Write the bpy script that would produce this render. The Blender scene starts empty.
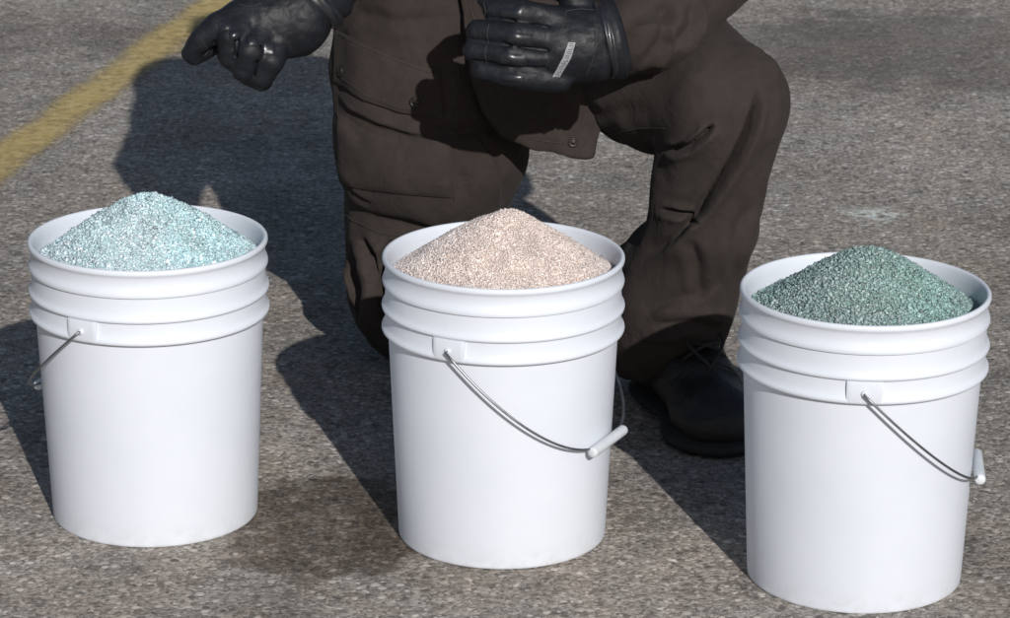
import bpy, bmesh, math, random
import numpy as np
from mathutils import Vector, Matrix
from mathutils.bvhtree import BVHTree

random.seed(7); RNG = np.random.default_rng(7)
scene = bpy.context.scene
col = scene.collection

# ------------------------------------------------------------------ camera
F, TH, HC, ROLL = 3242.7, 0.31268, 1.54664, -0.0061       # focal (px at 1010 wide), pitch down, height, roll
CT, ST = math.cos(TH), math.sin(TH)
cam = bpy.data.cameras.new('camera'); camo = bpy.data.objects.new('camera', cam); col.objects.link(camo)
cam.sensor_width = 36; cam.lens = F/1010*36; cam.clip_end = 3000; cam.clip_start = .05
camo.matrix_world = Matrix.Translation((0, 0, HC)) @ Matrix.Rotation(math.pi/2-TH, 4, 'X') @ Matrix.Rotation(-ROLL, 4, 'Z')
cam.dof.use_dof = True; cam.dof.focus_distance = 4.05; cam.dof.aperture_fstop = 24
scene.camera = camo

def ray(px, py):
    """direction of the sight line through a point of the 1010x618 photograph"""
    u, v = px-505, 309-py; c, s = math.cos(ROLL), math.sin(ROLL)
    x = c*u+s*v; y = -s*u+c*v
    return Vector((x, F*CT+y*ST, -F*ST+y*CT))
def W(px, py, Y):
    d = ray(px, py); t = Y/d.y
    return Vector((d.x*t, Y, HC+d.z*t))
def project(P):
    x, y, z = P[:, 0], P[:, 1], P[:, 2]-HC
    d = y*CT-z*ST; u = y*ST+z*CT
    X, Y = F*x/d, F*u/d; c, s = math.cos(ROLL), math.sin(ROLL)
    return 505+c*X-s*Y, 309-(s*X+c*Y)

# ------------------------------------------------------------------ object helpers
def tag(o, label=None, cat=None, group=None, kind=None):
    if label: o['label'] = label
    if cat: o['category'] = cat
    if group: o['group'] = group
    if kind: o['kind'] = kind
    return o
def link(name, me, mat, parent=None, smooth=True):
    if mat and not me.materials: me.materials.append(mat)
    if smooth: me.polygons.foreach_set('use_smooth', [True]*len(me.polygons))
    o = bpy.data.objects.new(name, me); col.objects.link(o)
    if parent:
        o.parent = parent
        if parent.get('_loc'): o.location = -Vector(parent['_loc'])
    return o
def empty(name, loc):
    o = bpy.data.objects.new(name, None); o.location = loc; o.empty_display_size = .05
    col.objects.link(o); return o
def mesh(name, V, Fc):
    me = bpy.data.meshes.new(name); me.from_pydata([tuple(v) for v in V], [], [tuple(f) for f in Fc]); me.update(); return me
def fast_mesh(name, V, Q):
    n = Q.shape[1]; me = bpy.data.meshes.new(name)
    me.vertices.add(len(V)); me.vertices.foreach_set('co', V.astype(np.float32).ravel())
    me.loops.add(Q.size); me.loops.foreach_set('vertex_index', Q.astype(np.int32).ravel())
    me.polygons.add(len(Q)); me.polygons.foreach_set('loop_start', np.arange(0, Q.size, n, dtype=np.int32))
    me.update(calc_edges=True); me.validate(); return me
def tube(name, pts, r, seg=10, closed=False, radii=None):
    pts = [Vector(p) for p in pts]; n = len(pts); V = []; Fc = []
    up = None
    for i, p in enumerate(pts):
        t = (pts[(i+1) % n] if (closed or i < n-1) else p)-(pts[i-1] if (closed or i > 0) else p)
        t.normalize()
        if up is None: up = t.orthogonal().normalized()
        up = (up-t*up.dot(t)).normalized(); b = t.cross(up)
        rr = radii[i] if radii else r
        for k in range(seg):
            a = 2*math.pi*k/seg; V.append(p+(up*math.cos(a)+b*math.sin(a))*rr)
    for i in range(n if closed else n-1):
        j = (i+1) % n
        for k in range(seg):
            l = (k+1) % seg; Fc.append((i*seg+k, i*seg+l, j*seg+l, j*seg+k))
    if not closed: Fc += [tuple(range(seg))[::-1], tuple((n-1)*seg+k for k in range(seg))]
    return mesh(name, V, Fc)
def join_meshes(name, ms):
    V = []; Fc = []
    for m in ms:
        o = len(V); V += [v.co.copy() for v in m.vertices]; Fc += [[o+i for i in p.vertices] for p in m.polygons]
    return mesh(name, V, Fc)
def lathe(name, prof, seg=160):
    V = []; Fc = []; n = len(prof)
    for r, z in prof:
        for k in range(seg):
            a = 2*math.pi*k/seg; V.append((r*math.cos(a), r*math.sin(a), z))
    for i in range(n-1):
        for k in range(seg):
            l = (k+1) % seg; Fc.append((i*seg+k, i*seg+l, (i+1)*seg+l, (i+1)*seg+k))
    Fc.append(tuple(range(seg))[::-1]); Fc.append(tuple((n-1)*seg+k for k in range(seg)))
    return mesh(name, V, Fc)

# ------------------------------------------------------------------ signed distance sculpting
class SDF:
    def __init__(s, lo, hi, h):
        s.lo = np.array(lo, float); s.h = h
        n = np.ceil((np.array(hi)-s.lo)/h).astype(int)+1
        ax = [(s.lo[i]+h*np.arange(n[i])).astype(np.float32) for i in range(3)]
        s.X, s.Y, s.Z = ax[0][:, None, None], ax[1][None, :, None], ax[2][None, None, :]
        s.f = np.full(n, 1.0, np.float32)
    def cap(s, a, b, r1, r2=None, sc=(1, 1, 1)):
        r2 = r1 if r2 is None else r2; sx, sy, sz = [1/q for q in sc]
        ax, ay, az = a[0]*sx, a[1]*sy, a[2]*sz; bx, by, bz = b[0]*sx-ax, b[1]*sy-ay, b[2]*sz-az
        L = bx*bx+by*by+bz*bz+1e-12
        px, py, pz = s.X*sx-ax, s.Y*sy-ay, s.Z*sz-az
        t = np.clip((px*bx+py*by+pz*bz)/L, 0, 1)
        return (np.sqrt((px-bx*t)**2+(py-by*t)**2+(pz-bz*t)**2)-(r1+(r2-r1)*t))*min(sc)
    def ell(s, c, r):
        m = min(r); k = np.sqrt(((s.X-c[0])/r[0])**2+((s.Y-c[1])/r[1])**2+((s.Z-c[2])/r[2])**2)
        return (k-1)*m
    def box(s, c, half, rad, M=None):
        dx, dy, dz = s.X-c[0], s.Y-c[1], s.Z-c[2]
        if M is not None:
            dx, dy, dz = [M[0][i]*dx+M[1][i]*dy+M[2][i]*dz for i in range(3)]
        qx, qy, qz = abs(dx)-half[0]+rad, abs(dy)-half[1]+rad, abs(dz)-half[2]+rad
        return np.sqrt(np.maximum(qx, 0)**2+np.maximum(qy, 0)**2+np.maximum(qz, 0)**2)+np.minimum(np.maximum(qx, np.maximum(qy, qz)), 0)-rad
    def add(s, d, k=.01):
        if k <= 0: s.f = np.minimum(s.f, d); return
        h = np.clip(.5+.5*(s.f-d)/k, 0, 1); s.f = s.f*(1-h)+d*h-k*h*(1-h)
    def cut(s, d, k=.005):
        d = -d; h = np.clip(.5-.5*(s.f-d)/k, 0, 1); s.f = s.f*(1-h)+d*h+k*h*(1-h)
    def mesh(s, name, iso=0.0):
        f = s.f-iso; ins = f < 0; n = f.shape
        acc = np.zeros((n[0]-1, n[1]-1, n[2]-1, 3), np.float32); cnt = np.zeros(acc.shape[:3], np.float32)
        cs = [(0, 0), (0, 1), (1, 0), (1, 1)]
        for ax in range(3):
            o = [i for i in range(3) if i != ax]
            for c in cs:
                def sl(e):
                    r = [None]*3; r[ax] = slice(e, n[ax]-1+e)
                    for q, w in zip(o, c): r[q] = slice(w, n[q]-1+w)
                    return tuple(r)
                a, b = f[sl(0)], f[sl(1)]; m = (a < 0) != (b < 0)
                t = np.where(m, a/np.where(m, a-b, 1), 0)
                acc[..., ax] += t; cnt += m
                for q, w in zip(o, c): acc[..., q] += m*w
        act = cnt > 0; idx = np.full(act.shape, -1, np.int64); idx[act] = np.arange(act.sum())
        loc = np.argwhere(act); V = (loc+acc[act]/cnt[act][:, None])*s.h+s.lo
        Q = []
        for ax in range(3):
            u, v = (ax+1) % 3, (ax+2) % 3
            A = [slice(1, n[i]-1) for i in range(3)]; A[ax] = slice(0, n[ax]-1)
            B = list(A); B[ax] = slice(1, n[ax])
            a, b = ins[tuple(A)], ins[tuple(B)]
            P = np.argwhere(a != b); flip = a[tuple(P.T)]
            for i in range(3):
                if i != ax: P[:, i] += 1
            def g(du, dv):
                q = P.copy(); q[:, u] -= du; q[:, v] -= dv; return idx[tuple(q.T)]
            q = np.stack([g(1, 1), g(0, 1), g(0, 0), g(1, 0)], 1)
            q[~flip] = q[~flip][:, ::-1]; Q.append(q)
        return V, np.concatenate(Q)

def hash3(i, j, k, seed):
    n = (i*374761393+j*668265263+k*2147483647+seed*974711) & 0xffffffff
    n = ((n ^ (n >> 13))*1274126177) & 0xffffffff
    n = ((n ^ (n >> 15))*2246822519) & 0xffffffff
    return ((n ^ (n >> 16)) & 0xffff)/32767.5-1
def noise(P, sc, seed=0):
    q = P/np.array(sc); i = np.floor(q).astype(np.int64); f = q-i; f = f*f*(3-2*f); r = 0
    for a in (0, 1):
        for b in (0, 1):
            for c in (0, 1):
                w = (f[:, 0] if a else 1-f[:, 0])*(f[:, 1] if b else 1-f[:, 1])*(f[:, 2] if c else 1-f[:, 2])
                r = r+w*hash3(i[:, 0]+a, i[:, 1]+b, i[:, 2]+c, seed)
    return r
def vnormals(V, Q):
    n = np.cross(V[Q[:, 2]]-V[Q[:, 0]], V[Q[:, 3]]-V[Q[:, 1]]); N = np.zeros_like(V)
    for k in range(4): np.add.at(N, Q[:, k], n)
    return N/(np.linalg.norm(N, axis=1)[:, None]+1e-12)
def smooth(V, Q, it=2, w=.5):
    for _ in range(it):
        S = np.zeros_like(V); C = np.zeros(len(V))
        for k in range(4):
            np.add.at(S, Q[:, k], V[Q[:, (k+1) % 4]]); np.add.at(C, Q[:, k], 1)
            np.add.at(S, Q[:, (k+1) % 4], V[Q[:, k]]); np.add.at(C, Q[:, (k+1) % 4], 1)
        V = V*(1-w)+w*S/C[:, None]
    return V
def subdiv(V, Q):
    """split every quad in four"""
    E = np.stack([Q, np.roll(Q, -1, 1)], -1).reshape(-1, 2); E.sort(axis=1)
    key, inv = np.unique(E[:, 0].astype(np.int64)*len(V)+E[:, 1], return_inverse=True)
    a, b = key//len(V), key % len(V); M = (V[a]+V[b])/2; C = V[Q].mean(1)
    e = inv.reshape(-1, 4)+len(V); c = np.arange(len(Q))+len(V)+len(M)
    Q2 = np.concatenate([np.stack([Q[:, k], e[:, k], c, e[:, (k+3) % 4]], 1) for k in range(4)])
    V2 = np.concatenate([V, M, C]); return smooth(V2, Q2, 2, .5), Q2
def polydist(X, Y, pts):
    """distance (px) to a polyline, signed side and the parameter 0..1 along it"""
    D = np.full(len(X), 1e9); S = np.zeros(len(X)); T = np.zeros(len(X)); n = len(pts)-1
    for i in range(n):
        (ax, ay), (bx, by) = pts[i], pts[i+1]; dx, dy = bx-ax, by-ay; L = dx*dx+dy*dy
        t = np.clip(((X-ax)*dx+(Y-ay)*dy)/L, 0, 1)
        d = np.hypot(X-ax-t*dx, Y-ay-t*dy); m = d < D
        s = np.sign((X-ax)*dy-(Y-ay)*dx)
        D[m] = d[m]; S[m] = s[m]; T[m] = ((i+t)/n)[m]
    return D, S, T
def crease(V, N, pts, w, depth, ridge=0.0, side=1, fade=True, both=False):
    """a fold in cloth: a valley along the line with a soft ridge beside it (front side only)"""
    X, Y = project(V); D, S, T = polydist(X, Y, pts)
    view = np.array([0, -CT, ST]); front = np.clip((N@view)*2.5, 0, 1)
    e = np.clip(np.minimum(T, 1-T)*5, 0, 1) if fade else 1.0
    g = -depth*np.exp(-(D/w)**2)
    rd = np.exp(-((D-w*2.2)/(w*1.5))**2)*ridge
    g = g+(rd if both else rd*(S*side > 0))
    return V+N*(g*e*front)[:, None]

def lip(V, N, pts, h, decay, side, w=2.4):
    """cloth lapping over itself: one side of the line stands up and falls off slowly, the other stays low"""
    X, Y = project(V); D, S, T = polydist(X, Y, pts); q = D*S*side
    view = np.array([0, -CT, ST]); front = np.clip((N@view)*2.5, 0, 1); e = np.clip(np.minimum(T, 1-T)*4, 0, 1)
    cap_ = np.exp(-np.maximum(D-decay*3, 0)/5)
    g = np.where(q > 0, h*np.exp(-(q/decay)**1.3), h*np.exp(-(q/w)**2))-.35*h*np.exp(-((q+w*2.5)/(w*2.5))**2)
    return V+N*(g*e*front*cap_)[:, None]

# ------------------------------------------------------------------ materials
def newmat(name):
    m = bpy.data.materials.new(name); m.use_nodes = True
    nt = m.node_tree; return m, nt, nt.nodes['Principled BSDF']
def nd(nt, t, **kw):
    n = nt.nodes.new(t)
    for k, v in kw.items():
        if k.startswith('i_'): n.inputs[k[2:].replace('_', ' ')].default_value = v
        else: setattr(n, k, v)
    return n
def ramp(nt, fac, stops, interp='LINEAR'):
    r = nt.nodes.new('ShaderNodeValToRGB'); r.color_ramp.interpolation = interp
    e = r.color_ramp.elements
    while len(e) < len(stops): e.new(.5)
    for k, (p, c) in enumerate(stops):
        e[k].position = p; e[k].color = (c, c, c, 1) if isinstance(c, (int, float)) else (*c, 1)
    nt.links.new(fac, r.inputs[0]); return r.outputs[0]
def mix(nt, fac, a, b, mode='MIX'):
    m = nt.nodes.new('ShaderNodeMix'); m.data_type = 'RGBA'; m.blend_type = mode
    for s, v in ((m.inputs[0], fac), (m.inputs[6], a), (m.inputs[7], b)):
        if hasattr(v, 'is_output'): nt.links.new(v, s)
        elif isinstance(v, (int, float)): s.default_value = v
        else: s.default_value = (*v, 1)
    return m.outputs[2]
def math_(nt, op, a, b=0.0, c=None, clamp=False):
    m = nt.nodes.new('ShaderNodeMath'); m.operation = op; m.use_clamp = clamp
    for i, v in enumerate((a, b, c)):
        if v is None: continue
        if hasattr(v, 'is_output'): nt.links.new(v, m.inputs[i])
        else: m.inputs[i].default_value = v
    return m.outputs[0]
def tex_noise(nt, vec, scale, detail=4, rough=.55, dist=0):
    n = nd(nt, 'ShaderNodeTexNoise'); n.inputs['Scale'].default_value = scale; n.inputs['Detail'].default_value = detail
    n.inputs['Roughness'].default_value = rough; n.inputs['Distortion'].default_value = dist
    nt.links.new(vec, n.inputs['Vector']); return n
def bump(nt, b, h, strength, dist, prev=None):
    n = nt.nodes.new('ShaderNodeBump'); n.inputs['Strength'].default_value = strength; n.inputs['Distance'].default_value = dist
    nt.links.new(h, n.inputs['Height'])
    if prev: nt.links.new(prev, n.inputs['Normal'])
    nt.links.new(n.outputs[0], b.inputs['Normal']); return n.outputs[0]

def mat_asphalt():
    m, nt, b = newmat('asphalt')
    pos = nd(nt, 'ShaderNodeNewGeometry').outputs['Position']; L = nt.links
    # aggregate stones of two sizes in a matrix
    def vor(scale, feature='F1'):
        v = nd(nt, 'ShaderNodeTexVoronoi', feature=feature); v.inputs['Scale'].default_value = scale
        v.inputs['Randomness'].default_value = 1; L.new(pos, v.inputs['Vector']); return v
    v1, v2, v3 = vor(95), vor(210), vor(480)
    sep = nd(nt, 'ShaderNodeSeparateColor'); L.new(v1.outputs['Color'], sep.inputs[0])
    sep2 = nd(nt, 'ShaderNodeSeparateColor'); L.new(v2.outputs['Color'], sep2.inputs[0])
    sep3 = nd(nt, 'ShaderNodeSeparateColor'); L.new(v3.outputs['Color'], sep3.inputs[0])
    stone1 = ramp(nt, sep.outputs[0], [(0, (.10, .095, .088)), (.3, (.20, .183, .165)), (.6, (.29, .268, .245)), (.85, (.37, .352, .33)), (1, (.52, .50, .475))])
    stone2 = ramp(nt, sep2.outputs[1], [(0, (.085, .08, .075)), (.35, (.19, .175, .16)), (.7, (.29, .272, .25)), (.95, (.40, .385, .36)), (1, (.60, .58, .55))])
    fine = ramp(nt, sep3.outputs[2], [(0, (.09, .085, .08)), (.5, (.22, .205, .19)), (1, (.38, .36, .335))])
    c = mix(nt, .38, stone2, fine)
    m1 = ramp(nt, v1.outputs['Distance'], [(.0, 1.0), (.42, 1.0), (.62, 0.0)])
    pick = math_(nt, 'GREATER_THAN', sep.outputs[1], .5)
    m1 = math_(nt, 'MULTIPLY', m1, pick)
    c = mix(nt, math_(nt, 'MULTIPLY', m1, .88), c, stone1)
    # pits between stones
    big = tex_noise(nt, pos, 38, 5, .65)
    pits = ramp(nt, big.outputs[0], [(.33, 0.55), (.46, 1.0)])
    c = mix(nt, 1.0, c, pits, 'MULTIPLY')
    # slow colour drift
    n4 = tex_noise(nt, pos, 4.2, 6, .7, .6)
    c = mix(nt, math_(nt, 'MULTIPLY', ramp(nt, n4.outputs[0], [(.42, 0.0), (.62, 1.0)]), .55), c, mix(nt, 1.0, c, (1.05, .95, .86), 'MULTIPLY'))
    n2 = tex_noise(nt, pos, 2.2, 5, .6)
    c = mix(nt, 1.0, c, ramp(nt, n2.outputs[0], [(.3, .70), (.5, .97), (.7, 1.2)]), 'MULTIPLY')
    n3 = tex_noise(nt, pos, 9, 4, .6)
    c = mix(nt, 1.0, c, ramp(nt, n3.outputs[0], [(.3, .84), (.7, 1.12)]), 'MULTIPLY')
    sx = nd(nt, 'ShaderNodeSeparateXYZ'); L.new(pos, sx.inputs[0])
    wob = tex_noise(nt, pos, 9, 7, .7); wv = math_(nt, 'SUBTRACT', wob.outputs[0], .5)
    def blob(cx, cy, rx, ry, edge, amt=.5):
        ax = math_(nt, 'DIVIDE', math_(nt, 'SUBTRACT', sx.outputs[0], cx), rx)
        ay = math_(nt, 'DIVIDE', math_(nt, 'SUBTRACT', sx.outputs[1], cy), ry)
        d = math_(nt, 'SQRT', math_(nt, 'ADD', math_(nt, 'MULTIPLY', ax, ax), math_(nt, 'MULTIPLY', ay, ay)))
        d = math_(nt, 'ADD', d, math_(nt, 'MULTIPLY', wv, amt*4))
        return ramp(nt, d, [(1-edge, 1.0), (1.0, 0.0)])
    # dark worn band of binder far right, damp brown stain between the left buckets
    far = blob(.95, 6.55, .62, .42, .3, .35)
    c = mix(nt, math_(nt, 'MULTIPLY', far, .5), c, (.07, .066, .063))
    stain = blob(-.225, 3.885, .155, .195,   .16, .30)
    st2 = mix(nt, 1.0, c, (.45, .395, .35), 'MULTIPLY')
    sn = ramp(nt, tex_noise(nt, pos, 26, 6, .75, .5).outputs[0], [(.36, .45), (.54, 1.0)])
    c = mix(nt, math_(nt, 'MULTIPLY', stain, sn), c, st2)
    # spilt pale dust behind the right bucket
    pale = blob(.62, 5.75, .42, .42, .7, .35)
    c = mix(nt, math_(nt, 'MULTIPLY', pale, .5), c, mix(nt, 1.0, c, (1.32, 1.34, 1.38), 'MULTIPLY'))
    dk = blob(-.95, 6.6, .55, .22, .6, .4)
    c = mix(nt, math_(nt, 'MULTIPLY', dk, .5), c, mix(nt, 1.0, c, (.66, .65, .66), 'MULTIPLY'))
    dust = blob(.63, 5.33, .06, .05, .8, .6)
    spk = ramp(nt, tex_noise(nt, pos, 60, 4, .7).outputs[0], [(.42, 0.0), (.55, 1.0)])
    c = mix(nt, math_(nt, 'MULTIPLY', math_(nt, 'MULTIPLY', dust, spk), .85), c, (.55, .62, .60))
    # small dark tar flecks
    fl = ramp(nt, tex_noise(nt, pos, 17, 6, .75).outputs[0], [(.28, 1.0), (.36, 0.0)])
    c = mix(nt, math_(nt, 'MULTIPLY', fl, .3), c, (.05, .047, .045))
    c = mix(nt, 1.0, c, (1.27, 1.235, 1.20), 'MULTIPLY')
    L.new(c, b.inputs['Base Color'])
    b.inputs['Specular IOR Level'].default_value = .3
    L.new(ramp(nt, stain, [(0, .88), (1, .62)]), b.inputs['Roughness'])
    # relief
    h1 = ramp(nt, v1.outputs['Distance'], [(0, 1.0), (.7, 0.0)])
    h1 = math_(nt, 'MULTIPLY', h1, math_(nt, 'ADD', math_(nt, 'MULTIPLY', sep.outputs[1], .8), .2))
    h2 = ramp(nt, v2.outputs['Distance'], [(0, 1.0), (.7, 0.0)])
    p = bump(nt, b, big.outputs[0], .55, .005)
    p = bump(nt, b, h1, .5, .0028, p)
    p = bump(nt, b, h2, .4, .0012, p)
    bump(nt, b, v3.outputs['Distance'], .5, .0008, p)
    return m
def mat_paint():
    """worn yellow traffic paint: eroded where the stones stick out"""
    m, nt, b = newmat('yellow_road_paint'); L = nt.links
    pos = nd(nt, 'ShaderNodeNewGeometry').outputs['Position']
    uv = nd(nt, 'ShaderNodeUVMap').outputs[0]
    s = nd(nt, 'ShaderNodeSeparateXYZ'); L.new(uv, s.inputs[0])
    n1 = tex_noise(nt, pos, 45, 6, .72); n2 = tex_noise(nt, pos, 7, 4, .6)
    c = ramp(nt, n1.outputs[0], [(.3, (.44, .31, .10)), (.55, (.62, .47, .19)), (.75, (.70, .60, .36))])
    L.new(c, b.inputs['Base Color']); b.inputs['Roughness'].default_value = .8
    edge = math_(nt, 'MULTIPLY', math_(nt, 'MULTIPLY', s.outputs[1], math_(nt, 'SUBTRACT', 1.0, s.outputs[1])), 4.0)
    edge = ramp(nt, edge, [(.0, 0.0), (1.0, 1.0)])
    n5 = tex_noise(nt, pos, 130, 4, .7)
    a = math_(nt, 'ADD', math_(nt, 'MULTIPLY', math_(nt, 'ADD', n1.outputs[0], n5.outputs[0]), .8), math_(nt, 'MULTIPLY', n2.outputs[0], .6))
    a = math_(nt, 'ADD', a, math_(nt, 'MULTIPLY', edge, .62))
    al = ramp(nt, math_(nt, 'MULTIPLY', a, .5), [(.60, 0.0), (.86, .80)])
    L.new(al, b.inputs['Alpha'])
    bump(nt, b, n1.outputs[0], .5, .003)
    return m
def mat_cloth():
    m, nt, b = newmat('brown_canvas'); L = nt.links
    pos = nd(nt, 'ShaderNodeTexCoord').outputs['Object']
    n = tex_noise(nt, pos, 6, 5, .6); n2 = tex_noise(nt, pos, 60, 4, .7)
    c = ramp(nt, n.outputs[0], [(.3, (.035, .0278, .0250)), (.7, (.044, .0352, .0318))])
    c = mix(nt, 1.0, c, ramp(nt, n2.outputs[0], [(.3, .88), (.7, 1.1)]), 'MULTIPLY')
    # faint dusty scuffs
    sc = ramp(nt, tex_noise(nt, pos, 22, 7, .8).outputs[0], [(.68, 0.0), (.8, 1.0)])
    c = mix(nt, math_(nt, 'MULTIPLY', sc, .35), c, (.10, .088, .08))
    L.new(c, b.inputs['Base Color']); b.inputs['Roughness'].default_value = .95
    b.inputs['Specular IOR Level'].default_value = .12
    b.inputs['Sheen Weight'].default_value = .02; b.inputs['Sheen Roughness'].default_value = .5
    w = nd(nt, 'ShaderNodeTexWave', wave_type='BANDS', bands_direction='DIAGONAL'); w.inputs['Scale'].default_value = 260
    L.new(pos, w.inputs['Vector'])
    mp = nd(nt, 'ShaderNodeMapping'); mp.inputs['Scale'].default_value = (1, 1, .8); mp.inputs['Rotation'].default_value = (0, .5, 0); L.new(pos, mp.inputs['Vector'])
    rg = tex_noise(nt, mp.outputs[0], 11, 5, .5, 1.2)
    p = bump(nt, b, ramp(nt, rg.outputs[0], [(.30, 0.0), (.48, .85), (.53, 1.0), (.60, .55), (.75, .3)]), .17, .010)
    p = bump(nt, b, tex_noise(nt, pos, 34, 4, .6).outputs[0], .4, .004, p)
    p = bump(nt, b, n2.outputs[0], .3, .0012, p)
    bump(nt, b, w.outputs['Fac'], .25, .0004, p)
    return m
def mat_simple(name, c, rough, metal=0, nscale=40, namp=.12, bumpd=.0006, bstr=.4, coat=0, spec=.5):
    m, nt, b = newmat(name); L = nt.links
    pos = nd(nt, 'ShaderNodeTexCoord').outputs['Object']
    n = tex_noise(nt, pos, nscale, 5, .6)
    k = ramp(nt, n.outputs[0], [(.3, tuple(x*(1-namp) for x in c)), (.7, tuple(min(1, x*(1+namp)) for x in c))])
    L.new(k, b.inputs['Base Color']); b.inputs['Metallic'].default_value = metal
    L.new(ramp(nt, n.outputs[0], [(.3, max(0, rough-.08)), (.7, min(1, rough+.08))]), b.inputs['Roughness'])
    b.inputs['Coat Weight'].default_value = coat; b.inputs['Specular IOR Level'].default_value = spec
    if bumpd: bump(nt, b, tex_noise(nt, pos, nscale*4, 4, .6).outputs[0], bstr, bumpd)
    return m
def mat_bucket():
    m, nt, b = newmat('white_plastic'); L = nt.links
    tc = nd(nt, 'ShaderNodeTexCoord').outputs['Object']
    n = tex_noise(nt, tc, 9, 5, .6)
    c = ramp(nt, n.outputs[0], [(.3, (.655, .69, .755)), (.7, (.685, .72, .78))])
    # grime near the foot and a few scuffs
    s = nd(nt, 'ShaderNodeSeparateXYZ'); L.new(tc, s.inputs[0])
    low = ramp(nt, s.outputs[2], [(0.0, 1.0), (.035, 0.0)])
    gr = ramp(nt, tex_noise(nt, tc, 55, 6, .75).outputs[0], [(.45, 0.0), (.7, 1.0)])
    c = mix(nt, math_(nt, 'MULTIPLY', math_(nt, 'MULTIPLY', low, gr), .4), c, (.42, .39, .35))
    mp = nd(nt, 'ShaderNodeMapping'); mp.inputs['Scale'].default_value = (9, 9, 60); L.new(tc, mp.inputs['Vector'])
    sc = ramp(nt, tex_noise(nt, mp.outputs[0], 3, 7, .8).outputs[0], [(.70, 0.0), (.76, 1.0)])
    c = mix(nt, math_(nt, 'MULTIPLY', sc, .14), c, (.5, .49, .47))
    L.new(c, b.inputs['Base Color']); b.inputs['Roughness'].default_value = .42
    L.new(ramp(nt, n.outputs[0], [(.3, .38), (.7, .5)]), b.inputs['Roughness'])
    b.inputs['Subsurface Weight'].default_value = 0.0; b.inputs['Subsurface Radius'].default_value = (.006, .006, .007)
    b.inputs['Subsurface Scale'].default_value = 1.0; b.inputs['Specular IOR Level'].default_value = .45
    bump(nt, b, tex_noise(nt, tc, 14, 3, .5).outputs[0], .12, .004)
    return m
def mat_grain(name, rough, trans):
    m, nt, b = newmat(name); L = nt.links
    a = nd(nt, 'ShaderNodeAttribute', attribute_name='Col'); L.new(a.outputs['Color'], b.inputs['Base Color'])
    b.inputs['Roughness'].default_value = rough; b.inputs['Specular IOR Level'].default_value = .6
    n = tex_noise(nt, nd(nt, 'ShaderNodeTexCoord').outputs['Object'], 900, 2, .5)
    bump(nt, b, n.outputs[0], .4, .0006)
    return m

M_asph, M_paint, M_cloth, M_bucket = mat_asphalt(), mat_paint(), mat_cloth(), mat_bucket()
M_wire = mat_simple('galvanised_wire', (.30, .30, .315), .42, 1.0, 120, .15, 0)
M_grip = mat_simple('white_grip_plastic', (.62, .65, .68), .45, 0, 60, .04, .0003)
M_leather = mat_simple('black_leather', (.0105, .0115, .015), .52, 0, 45, .2, .0011, .6, spec=.28)
M_pad = mat_simple('black_rubber_pad', (.014, .015, .019), .34, 0, 60, .12, .0004, .4, coat=.12, spec=.55)
M_knit = mat_simple('black_knit_cuff', (.016, .016, .019), .85, 0, 90, .3, .002, .6, spec=.2)
M_thread = mat_simple('grey_thread', (.028, .029, .032), .7, 0, 300, .2, 0)
M_seam = mat_simple('brown_thread', (.035, .028, .025), .8, 0, 300, .3, 0)
M_patch = mat_simple('grey_reflective_strip', (.27, .275, .29), .5, 0, 200, .1, .0002)
M_mark = mat_simple('dark_print', (.09, .09, .10), .6, 0, 200, .1, 0)
M_snap = mat_simple('dark_brass_snap', (.05, .042, .038), .5, .8, 200, .2, 0)
M_boot = mat_simple('dark_boot_leather', (.015, .0135, .013), .55, 0, 35, .3, .003, .6)
M_sole = mat_simple('black_boot_rubber', (.014, .014, .014), .75, 0, 60, .2, .001, .5)
M_lace = mat_simple('black_boot_lace', (.02, .019, .019), .8, 0, 200, .3, .0006)
M_skin = mat_simple('skin', (.45, .28, .21), .5, 0, 50, .06, .0003)
M_hair = mat_simple('dark_hair', (.03, .022, .016), .6, 0, 300, .4, .003, .8)
M_eye = mat_simple('eye_white', (.7, .68, .66), .2, 0, 30, .02, 0)

# ------------------------------------------------------------------ ground, one sheet to the horizon
def axis(lo, hi, step, far):
    a = list(np.arange(lo, hi+step/2, step)); g = step; x = a[-1]; y = a[0]; R = []; Lf = []
    while x < far: g *= 1.35; x += g; R.append(x)
    g = step
    while y > -far: g *= 1.35; y -= g; Lf.append(y)
    return np.array(Lf[::-1]+a+R)
gx, gy = axis(-1.6, 1.6, .02, 1500), axis(2.8, 7.8, .02, 1500)
GX, GY = np.meshgrid(gx, gy, indexing='ij')
P = np.stack([GX.ravel(), GY.ravel(), 0*GX.ravel()], 1)
nx, ny = len(gx), len(gy); I = (np.arange(nx-1)[:, None]*ny+np.arange(ny-1)[None, :]).ravel()
Q = np.stack([I, I+ny, I+ny+1, I+1], 1)
ground = link('ground', fast_mesh('ground', P, Q), M_asph); tag(ground, kind='structure')
ground['label'] = 'worn grey-brown asphalt with exposed aggregate'

def gp(px, py, z=0.0):
    d = ray(px, py); t = (z-HC)/d.z; return Vector((d.x*t, d.y*t, z))
a, b_ = gp(-10, 171), gp(221, 1)
d = (b_-a).normalized(); nrm = Vector((-d.y, d.x, 0)); hw = .066
V = []; UV = []; n = 60; A = a-d*3; B = b_+d*6; Lt = (B-A).length
for i in range(n+1):
    p = A+d*(Lt*i/n); V += [p-nrm*hw+Vector((0, 0, .004)), p+nrm*hw+Vector((0, 0, .004))]; UV += [(Lt*i/n, 0), (Lt*i/n, 1)]
me = mesh('yellow_line', V, [(2*i, 2*i+2, 2*i+3, 2*i+1) for i in range(n)])
uvl = me.uv_layers.new(name='UVMap')
for lp in me.loops: uvl.data[lp.index].uv = UV[lp.vertex_index]
tag(link('painted_line', me, M_paint), 'faded worn yellow line painted diagonally on the asphalt', kind='structure')

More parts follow.
